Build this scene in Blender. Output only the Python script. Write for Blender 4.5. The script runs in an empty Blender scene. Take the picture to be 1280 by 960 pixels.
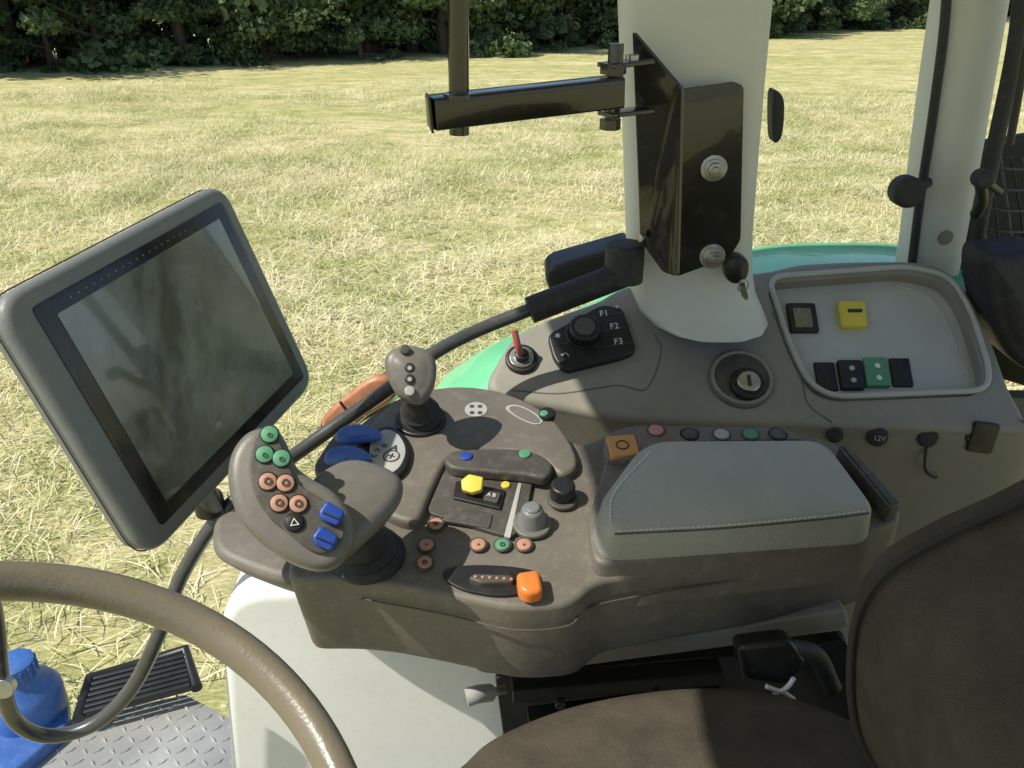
import bpy, bmesh, math, random
from mathutils import Vector, Matrix
import numpy as np
random.seed(3); rng=np.random.default_rng(5)
V=Vector
F=1065.0; PITCH=math.radians(27); CAM=V((0,0,2.65))
fw=V((0,math.cos(PITCH),-math.sin(PITCH))); up=V((0,math.sin(PITCH),math.cos(PITCH))); rt=V((1,0,0))
def ray(a,b): return fw+rt*((a-640)/F)+up*((480-b)/F)
def at(a,b,t): return CAM+ray(a,b)*t
def ony(a,b,y): return at(a,b,y/ray(a,b).y)
def onz(a,b,z): return at(a,b,(z-CAM.z)/ray(a,b).z)
def onp(a,b,pl):
    p0,n=pl; d=ray(a,b); return CAM+d*((p0-CAM).dot(n)/d.dot(n))
def PP(l,pl): return [onp(a,b,pl) for a,b in l]
def plane(p0,n): return (V(p0),V(n).normalized())
def off(pl,h): return (pl[0]+pl[1]*h,pl[1])

sc=bpy.context.scene
sc.view_settings.view_transform='Standard'; sc.view_settings.look='None'; sc.view_settings.exposure=0
# ------------------------------------------------------------ materials
def M(name,col,rough=.5,metal=0.,bump=.0,bscale=400,var=.0,vscale=9,spec=.5,coat=0.,dust=0.,dcol=(.42,.38,.3)):
    m=bpy.data.materials.new(name); m.use_nodes=True; nt=m.node_tree; N=nt.nodes; L=nt.links
    b=N['Principled BSDF']; b.inputs['Roughness'].default_value=rough; b.inputs['Metallic'].default_value=metal
    b.inputs['Specular IOR Level'].default_value=spec; b.inputs['Coat Weight'].default_value=coat
    tc=N.new('ShaderNodeTexCoord')
    c=N.new('ShaderNodeRGB'); c.outputs[0].default_value=(*col,1); src=c.outputs[0]
    if var>0:
        nz=N.new('ShaderNodeTexNoise'); nz.inputs['Scale'].default_value=vscale; nz.inputs['Detail'].default_value=6
        L.new(tc.outputs['Object'],nz.inputs['Vector'])
        mr=N.new('ShaderNodeMapRange'); mr.inputs[1].default_value=.3; mr.inputs[2].default_value=.7
        mr.inputs[3].default_value=1-var; mr.inputs[4].default_value=1+var
        L.new(nz.outputs[0],mr.inputs[0])
        mx=N.new('ShaderNodeVectorMath'); mx.operation='SCALE'; L.new(src,mx.inputs[0]); L.new(mr.outputs[0],mx.inputs['Scale'])
        src=mx.outputs[0]
        rr=N.new('ShaderNodeMapRange'); rr.inputs[1].default_value=.3; rr.inputs[2].default_value=.7
        rr.inputs[3].default_value=max(0,rough-.08); rr.inputs[4].default_value=min(1,rough+.08)
        L.new(nz.outputs[0],rr.inputs[0]); L.new(rr.outputs[0],b.inputs['Roughness'])
    if dust>0:
        n2=N.new('ShaderNodeTexNoise'); n2.inputs['Scale'].default_value=60; n2.inputs['Detail'].default_value=8; n2.inputs['Roughness'].default_value=.75
        L.new(tc.outputs['Object'],n2.inputs['Vector'])
        m2=N.new('ShaderNodeMapRange'); m2.inputs[1].default_value=.5; m2.inputs[2].default_value=.8; m2.inputs[4].default_value=dust
        L.new(n2.outputs[0],m2.inputs[0])
        mm=N.new('ShaderNodeMixRGB'); mm.inputs[2].default_value=(*dcol,1)
        L.new(m2.outputs[0],mm.inputs[0]); L.new(src,mm.inputs[1]); src=mm.outputs[0]
    L.new(src,b.inputs['Base Color'])
    if bump>0:
        n3=N.new('ShaderNodeTexNoise'); n3.inputs['Scale'].default_value=bscale; n3.inputs['Detail'].default_value=3
        L.new(tc.outputs['Object'],n3.inputs['Vector'])
        bp=N.new('ShaderNodeBump'); bp.inputs['Strength'].default_value=bump; bp.inputs['Distance'].default_value=.002
        L.new(n3.outputs[0],bp.inputs['Height']); L.new(bp.outputs[0],b.inputs['Normal'])
    return m
gray=M('armrest_plastic',(.150,.134,.110),.48,bump=.25,bscale=700,var=.12,dust=.35)
grayd=M('dark_armrest_plastic',(.075,.068,.058),.45,bump=.2,bscale=700,var=.12,dust=.3)
grayj=M('joystick_plastic',(.160,.150,.128),.4,bump=.12,bscale=600,var=.1,dust=.25)
cons=M('console_plastic',(.255,.238,.195),.5,bump=.25,bscale=600,var=.09,dust=.25)
consd=M('console_lower_plastic',(.13,.12,.10),.6,bump=.2,bscale=600,var=.1,dust=.2)
trim=M('pillar_trim',(.62,.62,.55),.45,bump=.15,bscale=500,var=.05,vscale=5,dust=.12)
trayM=M('tray_plastic',(.44,.44,.39),.4,bump=.1,var=.07,dust=.25)
white=M('white_panel',(.78,.78,.74),.45,bump=.1,var=.06,vscale=4,dust=.22)
cush=M('cushion_leather',(.36,.36,.32),.42,bump=.6,bscale=260,var=.08,dust=.2)
black=M('black_plastic',(.014,.014,.014),.4,bump=.1,var=.2,dust=.05)
blackg=M('black_painted_steel',(.016,.015,.012),.2,bump=.15,bscale=60,var=.2,coat=.6,dust=.06)
rubber=M('rubber',(.02,.02,.02),.6,bump=.3,bscale=200,var=.2,dust=.08)
fabric=M('seat_fabric',(.082,.068,.050),.95,bump=1.0,bscale=650,var=.2,vscale=25,spec=.2,dust=.22,dcol=(.2,.17,.13))
seamf=M('seat_piping',(.03,.026,.02),.8,bump=.5,var=.1)
monf=M('monitor_frame',(.185,.195,.195),.42,bump=.2,bscale=500,var=.07,dust=.2)
bezel=M('monitor_bezel',(.014,.014,.015),.18,var=.1,dust=.08)
steel=M('zinc_steel',(.42,.42,.40),.32,metal=1,bump=.2,var=.2,vscale=80)
tubem=M('rail_paint',(.06,.06,.06),.3,var=.1,dust=.12,coat=.3)
blue=M('blue_plastic',(.018,.06,.32),.35,var=.08,dust=.1)
bluep=M('blue_paddle_plastic',(.06,.15,.55),.38,var=.05,dust=.08)
blueb=M('blue_canister',(.04,.13,.40),.45,var=.2,dust=.35)
orange=M('orange_plastic',(.78,.21,.04),.4,var=.06,dust=.12)
orsw=M('amber_switch',(.55,.28,.09),.4,var=.05,dust=.1)
org2=M('orange_button',(.46,.24,.16),.5,var=.12,dust=.18)
grn=M('green_button',(.09,.28,.15),.45,var=.12,dust=.15)
yel=M('yellow_plastic',(.68,.55,.06),.4,var=.05,dust=.1)
red=M('red_plastic',(.42,.10,.07),.4,var=.05)
pink=M('pink_button',(.55,.22,.22),.5,var=.05,dust=.1)
silv=M('silver_label',(.42,.42,.40),.4,var=.08,dust=.15)
fend=M('fender_paint',(.19,.64,.33),.3,var=.03,coat=.4,dust=.12)
wheelm=M('steering_wheel_leather',(.185,.158,.112),.3,bump=.18,bscale=350,var=.1,dust=.14)
ink=M('label_ink',(.75,.75,.72),.5,var=.02)
darkink=M('dark_ink',(.03,.03,.03),.5,var=.02)
plate=M('checker_plate',(.42,.42,.40),.5,metal=.5,var=.25,vscale=5,dust=.6)
lens=M('amber_lens',(.46,.19,.10),.35,var=.3,vscale=35,coat=.3,dust=.3)
roofM=M('roof_lining',(.5,.5,.46),.8,bump=.3,var=.05)
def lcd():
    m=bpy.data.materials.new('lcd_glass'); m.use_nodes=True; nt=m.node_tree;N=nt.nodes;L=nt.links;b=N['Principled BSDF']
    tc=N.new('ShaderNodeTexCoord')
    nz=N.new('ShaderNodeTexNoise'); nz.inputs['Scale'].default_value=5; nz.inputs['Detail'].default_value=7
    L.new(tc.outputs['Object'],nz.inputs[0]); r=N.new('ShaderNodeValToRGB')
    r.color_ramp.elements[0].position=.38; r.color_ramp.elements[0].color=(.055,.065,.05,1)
    r.color_ramp.elements[1].position=.62; r.color_ramp.elements[1].color=(.18,.195,.14,1)  # grey-green mottling stands in for the field's reflection on the glass
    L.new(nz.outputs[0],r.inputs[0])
    # smudges, plus pale streaks that paint reflected haze into the colour
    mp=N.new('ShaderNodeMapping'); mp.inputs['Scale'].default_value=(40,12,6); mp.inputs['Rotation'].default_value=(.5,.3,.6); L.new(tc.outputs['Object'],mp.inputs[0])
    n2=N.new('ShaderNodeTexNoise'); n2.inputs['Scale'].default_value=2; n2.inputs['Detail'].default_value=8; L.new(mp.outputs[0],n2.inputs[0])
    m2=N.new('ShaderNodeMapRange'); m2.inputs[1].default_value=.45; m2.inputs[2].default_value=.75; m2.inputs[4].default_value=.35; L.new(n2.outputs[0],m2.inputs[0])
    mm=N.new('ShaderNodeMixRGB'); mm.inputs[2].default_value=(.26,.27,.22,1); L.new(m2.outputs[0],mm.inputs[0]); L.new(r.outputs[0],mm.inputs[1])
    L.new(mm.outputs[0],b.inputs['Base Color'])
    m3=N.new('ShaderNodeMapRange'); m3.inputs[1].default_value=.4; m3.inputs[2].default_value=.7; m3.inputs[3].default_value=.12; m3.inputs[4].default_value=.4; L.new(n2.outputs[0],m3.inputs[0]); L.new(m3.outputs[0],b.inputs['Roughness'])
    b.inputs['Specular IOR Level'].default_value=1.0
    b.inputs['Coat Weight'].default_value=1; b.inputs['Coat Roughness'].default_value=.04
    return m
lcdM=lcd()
# ------------------------------------------------------------ builders
def E(name,loc=(0,0,0)):
    o=bpy.data.objects.new(name,None); o.empty_display_size=.05; sc.collection.objects.link(o); return o
def addmesh(name,verts,faces,mat,parent=None,smooth=True,ang=40):
    me=bpy.data.meshes.new(name); me.from_pydata([tuple(v) for v in verts],[],faces); me.update()
    if smooth:
        me.polygons.foreach_set('use_smooth',[True]*len(me.polygons)); me.set_sharp_from_angle(angle=math.radians(ang))
    o=bpy.data.objects.new(name,me); sc.collection.objects.link(o)
    if mat: me.materials.append(mat)
    if parent: o.parent=parent
    return o
def smoothc(pts,k=6):
    n=len(pts); out=[]
    for i in range(n):
        a,b,c,d=pts[i-1],pts[i],pts[(i+1)%n],pts[(i+2)%n]
        for j in range(k):
            t=j/k; out.append(.5*((2*b)+(c-a)*t+(2*a-5*b+4*c-d)*t*t+(3*b-a-3*c+d)*t**3))
    return out
def smootho(pts,k=8):
    P=[2*pts[0]-pts[1]]+list(pts)+[2*pts[-1]-pts[-2]]; out=[]
    for i in range(1,len(P)-2):
        a,b,c,d=P[i-1],P[i],P[i+1],P[i+2]
        for j in range(k):
            t=j/k; out.append(.5*((2*b)+(c-a)*t+(2*a-5*b+4*c-d)*t*t+(3*b-a-3*c+d)*t**3))
    out.append(P[-2]); return out
def rpoly(pts,r,k=6):
    n=len(pts); out=[]
    for i in range(n):
        p=pts[i]; a=pts[i-1]-p; b=pts[(i+1)%n]-p
        rr=r[i] if isinstance(r,(list,tuple)) else r
        A=p+a.normalized()*min(rr,a.length*.48); B=p+b.normalized()*min(rr,b.length*.48)
        for j in range(k+1):
            t=j/k; out.append(A*(1-t)**2+p*2*t*(1-t)+B*t*t)
    return out
def pslab(name,pts,n,h,b,mat,parent=None,ext=None,dome=0,bb=0,seg=5,taper=0,ang=40):
    n=V(n).normalized(); N=len(pts); ext=V(ext) if ext is not None else -n*h
    c=sum(pts,V((0,0,0)))/N
    ar=V((0,0,0))
    for i in range(N): ar+=(pts[i]-c).cross(pts[(i+1)%N]-c)
    if ar.dot(n)<0: pts=pts[::-1]
    m=[]
    for i in range(N):
        e1=(pts[i]-pts[i-1]); e2=(pts[(i+1)%N]-pts[i])
        if e1.length<1e-7: e1=e2
        if e2.length<1e-7: e2=e1
        a=n.cross(e1.normalized()); d=n.cross(e2.normalized()); s=(a+d)
        s=s.normalized() if s.length>1e-6 else a
        m.append(s*min(1.5,1/max(.3,s.dot(a))))
    rings=[]; ed=ext.normalized()
    if bb>0:
        for k in range(4):
            a=k/3*math.pi/2
            rings.append([pts[i]+ext+m[i]*(taper+bb*(1-math.sin(a)))-ed*bb*(1-math.cos(a)) for i in range(N)])
    else: rings.append([pts[i]+ext+m[i]*taper for i in range(N)])
    for k in range(seg+1 if b>0 else 1):
        a=k/max(1,seg)*math.pi/2
        rings.append([pts[i]+m[i]*b*(1-math.cos(a))+n*(b*math.sin(a)-b) for i in range(N)])
    if dome:
        last=rings[-1]; cc=sum(last,V((0,0,0)))/N
        for j in range(1,8):
            s=1-j/8; rings.append([cc+(p-cc)*s+n*dome*(1-s*s) for p in last])
    verts=[p for r in rings for p in r]; faces=[]
    for r in range(len(rings)-1):
        for i in range(N):
            j=(i+1)%N; faces.append((r*N+i,r*N+j,(r+1)*N+j,(r+1)*N+i))
    faces.append(tuple(range(N-1,-1,-1))); faces.append(tuple(range((len(rings)-1)*N,len(rings)*N)))
    return addmesh(name,verts,faces,mat,parent,ang=ang)
def circ(p,n,r,k=28,ry=None):
    n=V(n).normalized(); a=n.cross(V((0,1,0.3))).normalized(); b=n.cross(a); ry=ry or r
    return [p+a*r*math.cos(2*math.pi*i/k)+b*ry*math.sin(2*math.pi*i/k) for i in range(k)]
def cyl(name,p,n,r,h,mat,parent,b=.001,dome=0,taper=0):
    """disc whose base sits at p and rises h along n"""
    n=V(n).normalized(); return pslab(name,circ(p+n*h,n,r),n,h,min(b,r*.45),mat,parent,dome=dome,taper=-taper)
def tube(name,pts,r,mat,parent=None,k=8,raw=False):
    P=pts if raw else smootho(pts,k)
    cu=bpy.data.curves.new(name,'CURVE'); cu.dimensions='3D'; s=cu.splines.new('POLY'); s.points.add(len(P)-1)
    for q,p in zip(s.points,P): q.co=(*p,1)
    cu.bevel_depth=r; cu.bevel_resolution=6; cu.use_fill_caps=True; cu.materials.append(mat)
    s.use_smooth=True
    o=bpy.data.objects.new(name,cu); sc.collection.objects.link(o)
    if parent: o.parent=parent
    return o
def dashes(name,path,step,ln,w,n,mat,parent):
    vs=[];fs=[];acc=0;P=path
    for i in range(len(P)-1):
        d=P[i+1]-P[i];l=d.length
        if l<1e-6: continue
        d/=l;s=-acc
        while s+step<=l:
            s+=step
            c=P[i]+d*s; q=V(n).cross(d).normalized()*w; e=d*ln/2; k=len(vs); nn=V(n)*.0006
            vs+=[c-e-q,c+e-q,c+e+q,c-e+q,c-e*.8-q*.5+nn,c+e*.8-q*.5+nn,c+e*.8+q*.5+nn,c-e*.8+q*.5+nn]
            fs+=[(k+4,k+5,k+6,k+7),(k,k+1,k+5,k+4),(k+1,k+2,k+6,k+5),(k+2,k+3,k+7,k+6),(k+3,k,k+4,k+7)]
        acc=l-s
    return addmesh(name,vs,fs,mat,parent,smooth=False)
def text(name,s,p,n,size,mat,parent,rot=0,upv=(0,0,1)):
    cu=bpy.data.curves.new(name,'FONT'); cu.body=s; cu.size=size; cu.extrude=.0002; cu.align_x='CENTER'; cu.align_y='CENTER'; cu.materials.append(mat)
    o=bpy.data.objects.new(name,cu); sc.collection.objects.link(o)
    n=V(n).normalized(); y=(V(upv)-n*V(upv).dot(n)).normalized(); x=y.cross(n)
    Mx=Matrix((x,y,n)).transposed().to_4x4(); o.matrix_world=Matrix.Translation(p+n*.0005)@Mx@Matrix.Rotation(rot,4,'Z')
    o.parent=parent; return o
def rbtn(name,px,pl,h,b,r,mat,parent,dome=0): return pslab(name,rpoly(PP(px,off(pl,h)),r),pl[1],h+.002,b,mat,parent,dome=dome)
def btn(name,a,b_,pl,r,h,mat,parent,b=.0015,dome=0): return cyl(name,onp(a,b_,pl)-pl[1]*.001,pl[1],r,h+.001,mat,parent,b=b,dome=dome)

# ------------------------------------------------------------ field
SL=.03
def gz(x,y):
    yy=max(0,min(y,90)-2); return -SL*yy+.05*math.sin(x*.35+1)*math.sin(y*.28)+.02*math.sin(x*1.1+y*.7)
xs=sorted(set([round(v,2) for v in list(np.linspace(-30,60,121))+list(np.linspace(-500,-30,16))+list(np.linspace(60,500,16))]))
ys=sorted(set([round(v,2) for v in list(np.linspace(-6,80,130))+list(np.linspace(-300,-6,10))+list(np.linspace(80,700,14))]))
vs=[(x,y,gz(x,y)) for y in ys for x in xs]; nx=len(xs)
fs=[(j*nx+i,j*nx+i+1,(j+1)*nx+i+1,(j+1)*nx+i) for j in range(len(ys)-1) for i in range(nx-1)]
def fieldmat():
    m=bpy.data.materials.new('mown_field'); m.use_nodes=True; nt=m.node_tree;N=nt.nodes;L=nt.links;b=N['Principled BSDF']
    b.inputs['Roughness'].default_value=.95; b.inputs['Specular IOR Level'].default_value=.1
    tc=N.new('ShaderNodeTexCoord')
    def noise(s,det=6,rough=.6,rot=0,sc3=(1,1,1)):
        mp=N.new('ShaderNodeMapping'); mp.inputs['Rotation'].default_value=(0,0,rot); mp.inputs['Scale'].default_value=sc3
        L.new(tc.outputs['Object'],mp.inputs[0]); n=N.new('ShaderNodeTexNoise'); n.inputs['Scale'].default_value=s; n.inputs['Detail'].default_value=det; n.inputs['Roughness'].default_value=rough
        L.new(mp.outputs[0],n.inputs['Vector']); return n.outputs[0]
    def ramp(src,p0,c0,p1,c1):
        r=N.new('ShaderNodeValToRGB'); e=r.color_ramp.elements; e[0].position=p0;e[0].color=(*c0,1);e[1].position=p1;e[1].color=(*c1,1); L.new(src,r.inputs[0]); return r.outputs[0]
    def mix(f,a,c,t='MIX'):
        x=N.new('ShaderNodeMixRGB'); x.blend_type=t
        if isinstance(f,float): x.inputs[0].default_value=f
        else: L.new(f,x.inputs[0])
        L.new(a,x.inputs[1]); L.new(c,x.inputs[2]); return x.outputs[0]
    base=ramp(noise(1.3,10,.78,.5,(1,1.6,1)),.38,(.38,.40,.16),.58,(.70,.63,.38))
    fine=ramp(noise(18,6,.85,.9,(1,3,1)),.3,(.5,.5,.42),.68,(1.32,1.3,1.3))
    c=mix(1.0,base,fine,'MULTIPLY')
    fine2=ramp(noise(16,6,.8,-.7,(1,4,1)),.35,(.66,.67,.56),.6,(1.15,1.15,1.15)); c=mix(.9,c,fine2,'MULTIPLY')
    sp=ramp(noise(5,8,.85,.2),.34,(.62,.68,.5),.5,(1.06,1.05,1.05)); c=mix(.9,c,sp,'MULTIPLY')
    big=ramp(noise(.30,5,.6,.42,(.35,2.6,1)),.4,(.86,.90,.74),.62,(1.10,1.06,1.10)); c=mix(1.0,c,big,'MULTIPLY')
    L.new(c,b.inputs['Base Color'])
    bp=N.new('ShaderNodeBump'); bp.inputs['Strength'].default_value=.6; bp.inputs['Distance'].default_value=.05
    L.new(noise(10,8,.8,.4,(1,2,1)),bp.inputs['Height']); L.new(bp.outputs[0],b.inputs['Normal']); return m
addmesh('field_ground',vs,fs,fieldmat())
def bladesmat():
    m=bpy.data.materials.new('cut_grass'); m.use_nodes=True; nt=m.node_tree;N=nt.nodes;L=nt.links;b=N['Principled BSDF']
    b.inputs['Roughness'].default_value=.8; b.inputs['Specular IOR Level'].default_value=.2
    g=N.new('ShaderNodeNewGeometry'); r=N.new('ShaderNodeValToRGB'); e=r.color_ramp.elements
    nz=N.new('ShaderNodeTexNoise'); nz.inputs['Scale'].default_value=.9; nz.inputs['Detail'].default_value=7; nz.inputs['Roughness'].default_value=.7; L.new(g.outputs['Position'],nz.inputs['Vector'])
    mr=N.new('ShaderNodeMapRange'); mr.inputs[1].default_value=.36; mr.inputs[2].default_value=.62; mr.inputs[3].default_value=-.4; mr.inputs[4].default_value=.45; L.new(nz.outputs[0],mr.inputs[0])
    ad=N.new('ShaderNodeMath'); ad.operation='ADD'; L.new(g.outputs['Random Per Island'],ad.inputs[0]); L.new(mr.outputs[0],ad.inputs[1])
    e[0].position=0;e[0].color=(.27,.33,.10,1);e[1].position=1;e[1].color=(.84,.76,.50,1)
    x=e.new(.4);x.color=(.58,.56,.27,1)
    L.new(ad.outputs[0],r.inputs[0]); L.new(r.outputs[0],b.inputs['Base Color']); return m
bm_=bladesmat()
def patch(seed,n=4400,S=3.0):
    r=np.random.default_rng(seed); vs=[];fs=[]
    cl=r.uniform(-S/2,S/2,(26,2))
    for i in range(n):
        if r.random()<.3: c=cl[r.integers(26)]+r.normal(0,.22,2)*np.array([1.8,.7])
        else: c=r.uniform(-S/2,S/2,2)
        a=r.uniform(0,6.283); l=r.uniform(.08,.28); w=r.uniform(.0014,.0038)
        d=np.array([math.cos(a),math.sin(a)]); q=np.array([-d[1],d[0]])*w; z0=r.uniform(0,.02); z1=z0+abs(r.normal(0,.028)); zm=max(z0,z1)+r.uniform(0,.018)
        k=len(vs); m=c+d*l*.5; e=c+d*l+q*r.uniform(-8,8)
        vs+=[(*(c-q),z0),(*(c+q),z0),(*(m-q),zm),(*(m+q),zm),(*e,z1)]
        fs+=[(k,k+1,k+3,k+2),(k+2,k+3,k+4)]
    me=bpy.data.meshes.new('cut_grass_patch'); me.from_pydata(vs,[],fs); me.materials.append(bm_); return me
pm=[patch(i) for i in range(4)]
gr=E('cut_grass')
y=2.0
while y<24:
    st=2.1
    x=-y*.75-2.5
    while x<y*.75+2:
        if not(y<4 and x>-0.3) and random.random()<(1 if y<13 else .8-(y-13)*.03):
            o=bpy.data.objects.new('grass_patch',pm[random.randrange(4)]); sc.collection.objects.link(o); o.parent=gr
            jx,jy=x+random.uniform(-.5,.5),y+random.uniform(-.5,.5)
            o.location=(jx,jy,gz(jx,jy)-.004); o.rotation_euler=(-SL,0,random.uniform(0,6.28)); s=random.uniform(.9,1.15); o.scale=(s,s,random.uniform(.7,1.5))
        x+=st
    y+=st
# ------------------------------------------------------------ trees
def leafmat(name,c0,c1):
    m=bpy.data.materials.new(name); m.use_nodes=True; nt=m.node_tree;N=nt.nodes;L=nt.links;b=N['Principled BSDF']
    b.inputs['Roughness'].default_value=.55; b.inputs['Specular IOR Level'].default_value=.3
    g=N.new('ShaderNodeNewGeometry'); oi=N.new('ShaderNodeObjectInfo'); tc=N.new('ShaderNodeTexCoord')
    nz=N.new('ShaderNodeTexNoise'); nz.inputs['Scale'].default_value=.8; L.new(tc.outputs['Object'],nz.inputs[0])
    a=N.new('ShaderNodeMath');a.operation='ADD'; L.new(g.outputs['Random Per Island'],a.inputs[0]); L.new(nz.outputs[0],a.inputs[1])
    a2=N.new('ShaderNodeMath');a2.operation='MULTIPLY_ADD'; L.new(oi.outputs['Random'],a2.inputs[0]); a2.inputs[1].default_value=.7; L.new(a.outputs[0],a2.inputs[2])
    a3=N.new('ShaderNodeMath');a3.operation='MULTIPLY'; L.new(a2.outputs[0],a3.inputs[0]); a3.inputs[1].default_value=.45
    r=N.new('ShaderNodeValToRGB'); e=r.color_ramp.elements; e[0].position=.2;e[0].color=(*c0,1);e[1].position=.85;e[1].color=(*c1,1)
    L.new(a3.outputs[0],r.inputs[0]); L.new(r.outputs[0],b.inputs['Base Color'])
    t=N.new('ShaderNodeBsdfTranslucent'); L.new(r.outputs[0],t.inputs[0]); mx=N.new('ShaderNodeMixShader'); mx.inputs[0].default_value=.25
    L.new(b.outputs[0],mx.inputs[1]); L.new(t.outputs[0],mx.inputs[2]); L.new(mx.outputs[0],N['Material Output'].inputs[0]); return m
lm=leafmat('foliage',(.05,.08,.03),(.16,.23,.10)); bark=M('bark',(.09,.07,.05),.9,bump=.8,bscale=30,var=.2)
def treemesh(seed,H=9.,n=7000,low=.6,ncl=24,s0=.5,s1=1.3):
    r=np.random.default_rng(seed); vs=[];fs=[];mi=[]
    def limb(p,q,r0,r1):
        p=V(p);q=V(q);d=(q-p).normalized();a=d.orthogonal().normalized();b=d.cross(a);k=len(vs)
        for (c,rr) in ((p,r0),(q,r1)):
            for i in range(7): vs.append(tuple(c+a*rr*math.cos(i*.8976)+b*rr*math.sin(i*.8976)))
        for i in range(7): fs.append((k+i,k+(i+1)%7,k+7+(i+1)%7,k+7+i)); mi.append(1)
    limb((0,0,-.3),(.1,.05,H*.35),.22,.16); limb((.1,.05,H*.35),(0,.1,H*.8),.16,.05)
    cl=[]
    for i in range(ncl):
        h=r.uniform(low,H); f=math.sin(math.pi*min(1,max(.08,(h+.6)/(H+1))))**.6
        a=r.uniform(0,6.283); R=2.7*f*r.uniform(.3,1.15); c=np.array([R*math.cos(a),R*math.sin(a),h]); cl.append((c,r.uniform(s0,s1)))
        if i%2==0: limb((0.05,0.03,max(.5,h*.6)),tuple(c),.06,.02)
    for i in range(n):
        c,s=cl[r.integers(len(cl))]; u=r.normal(0,1,3);u/=np.linalg.norm(u); p=c+u*s*(r.random()**.4)*np.array([1,1,.6])
        p[2]-=.25*((p[0]-c[0])**2+(p[1]-c[1])**2)
        sz=r.uniform(.05,.15); a=r.normal(0,1,3);a/=np.linalg.norm(a); nn=u+r.normal(0,.5,3); b=np.cross(nn,a);b/=np.linalg.norm(b); k=len(vs)
        vs+=[tuple(p-a*sz),tuple(p+b*sz*.6),tuple(p+a*sz),tuple(p-b*sz*.6)]; fs.append((k,k+1,k+2,k+3)); mi.append(0)
    me=bpy.data.meshes.new('tree'); me.from_pydata(vs,[],fs); me.materials.append(lm); me.materials.append(bark); me.polygons.foreach_set('material_index',mi); return me
tm=[treemesh(i,low=1.0) for i in (11,12,13,14)]; sh=[treemesh(i,2.6,3500,.1,12,.4,.9) for i in (21,22,23)]
tl=E('tree_line')
path=[V((-60,8,0)),V((-34,18,0)),V((-15.5,27.5,0)),V((0,36.5,0)),V((18,52,0)),V((40,74,0)),V((75,106,0))]
PPs=smootho(path,40); acc=0; last=PPs[0]; nxt=0
for p in PPs[1:]:
    acc+=(p-last).length; dd=(p-last).normalized(); last=p
    if acc>nxt:
        nxt=acc+random.uniform(1.3,2.4); nrm=V((-dd.y,dd.x,0))
        for kind,o0,sv in ((0,random.uniform(1.6,4.2),random.uniform(.75,1.35)),(0,random.uniform(5,7),random.uniform(1,1.4)),(1,random.uniform(.2,2.4),random.uniform(.35,1.4)),(1,random.uniform(3,5),random.uniform(1.2,1.9))):
            if kind==1 and o0<3 and random.random()<.25: continue
            q=p+nrm*o0+dd*random.uniform(-.9,.9)
            o=bpy.data.objects.new('tree' if kind==0 else 'shrub',random.choice(tm if kind==0 else sh)); sc.collection.objects.link(o); o.parent=tl
            o.location=(q.x,q.y,gz(q.x,q.y)-.1); o.rotation_euler=(0,0,random.uniform(0,6.28)); o.scale=(sv,sv,sv*random.uniform(.8,1.2))

# ------------------------------------------------------------ cab shell
A=plane((0,.8,2.0),(0,-.2,1))
S=plane((0,1.2,2.0),(0,-.7,1))
cab=E('tractor_cab')
rp=[V((-.75,-.95,3.35)),V((1.1,-.95,3.35)),V((1.1,1.42,3.35)),V((-.75,1.42,3.35))]
pslab('roof',rpoly(rp,.15),(0,0,1),.15,.05,roofM,cab)
def pillar(name,rows,y0,dep,mat,parent,ztop=None):
    rings=[];K=32
    for (b,l,r,dy) in rows:
        L_=ony(l,b,y0+dy);R_=ony(r,b,y0+dy); c=(L_+R_)/2; w=(R_.x-L_.x)/2
        rings.append((c,w))
    if ztop: c,w=rings[0]; c2,w2=rings[1]; s=(ztop-c.z)/(c.z-c2.z); rings.insert(0,(c+(c-c2)*s,w))
    vs=[];fs=[]
    for c,w in rings:
        for i in range(K):
            a=2*math.pi*i/K; ca,sa=math.cos(a),math.sin(a); q=.55
            vs.append((c.x+w*math.copysign(abs(ca)**q,ca),c.y+dep+dep*math.copysign(abs(sa)**q,sa),c.z))
    for r in range(len(rings)-1):
        for i in range(K): fs.append((r*K+i,r*K+(i+1)%K,(r+1)*K+(i+1)%K,(r+1)*K+i))
    fs.append(tuple(range(K))); return addmesh(name,vs,fs,mat,parent,ang=60)
pillar('door_pillar',[(0,779,976,0),(100,783,966,0),(200,786,957,0),(300,789,949,0),(345,791,948,0),(375,793,952,-.005),(398,803,962,-.015),(414,818,968,-.026),(424,838,962,-.038),(428,860,945,-.045)],1.28,.06,trim,cab,3.22)
tube('window_gasket',[ony(777,-300,1.38),ony(779,0,1.38),ony(784,150,1.38),ony(788,320,1.38)],.006,rubber,cab)
pillar('rear_pillar',[(0,1188,1272,0),(110,1171,1252,0),(220,1156,1232,0),(300,1146,1216,0),(345,1139,1206,0)],1.5,.05,trim,cab,3.22)
tube('rear_window_gasket',[ony(1188,-200,1.5),ony(1183,0,1.5),ony(1168,130,1.5),ony(1150,250,1.5),ony(1140,330,1.5)],.008,rubber,cab)
tube('rear_door_frame',[ony(1290,-150,1.45),ony(1272,40,1.45),ony(1240,200,1.45),ony(1212,345,1.45)],.013,rubber,cab)
tube('rear_window_strut',[ony(1305,-100,1.3),ony(1283,60,1.3),ony(1262,180,1.3)],.006,black,cab)
pb=ony(1182,297,1.5); cyl('trim_cap',pb+V((0,.002,0)),(0,-1,0),.014,.004,cons,cab,b=.002)
k=E('window_latch'); c=ony(1135,241,1.42); cyl('latch_knob',c+V((0,.02,0)),(-.1,-1,.1),.026,.04,rubber,k,b=.011); tube('latch_arm',[c+V((0,.01,0)),ony(1160,228,1.46)],.009,black,k)
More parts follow.
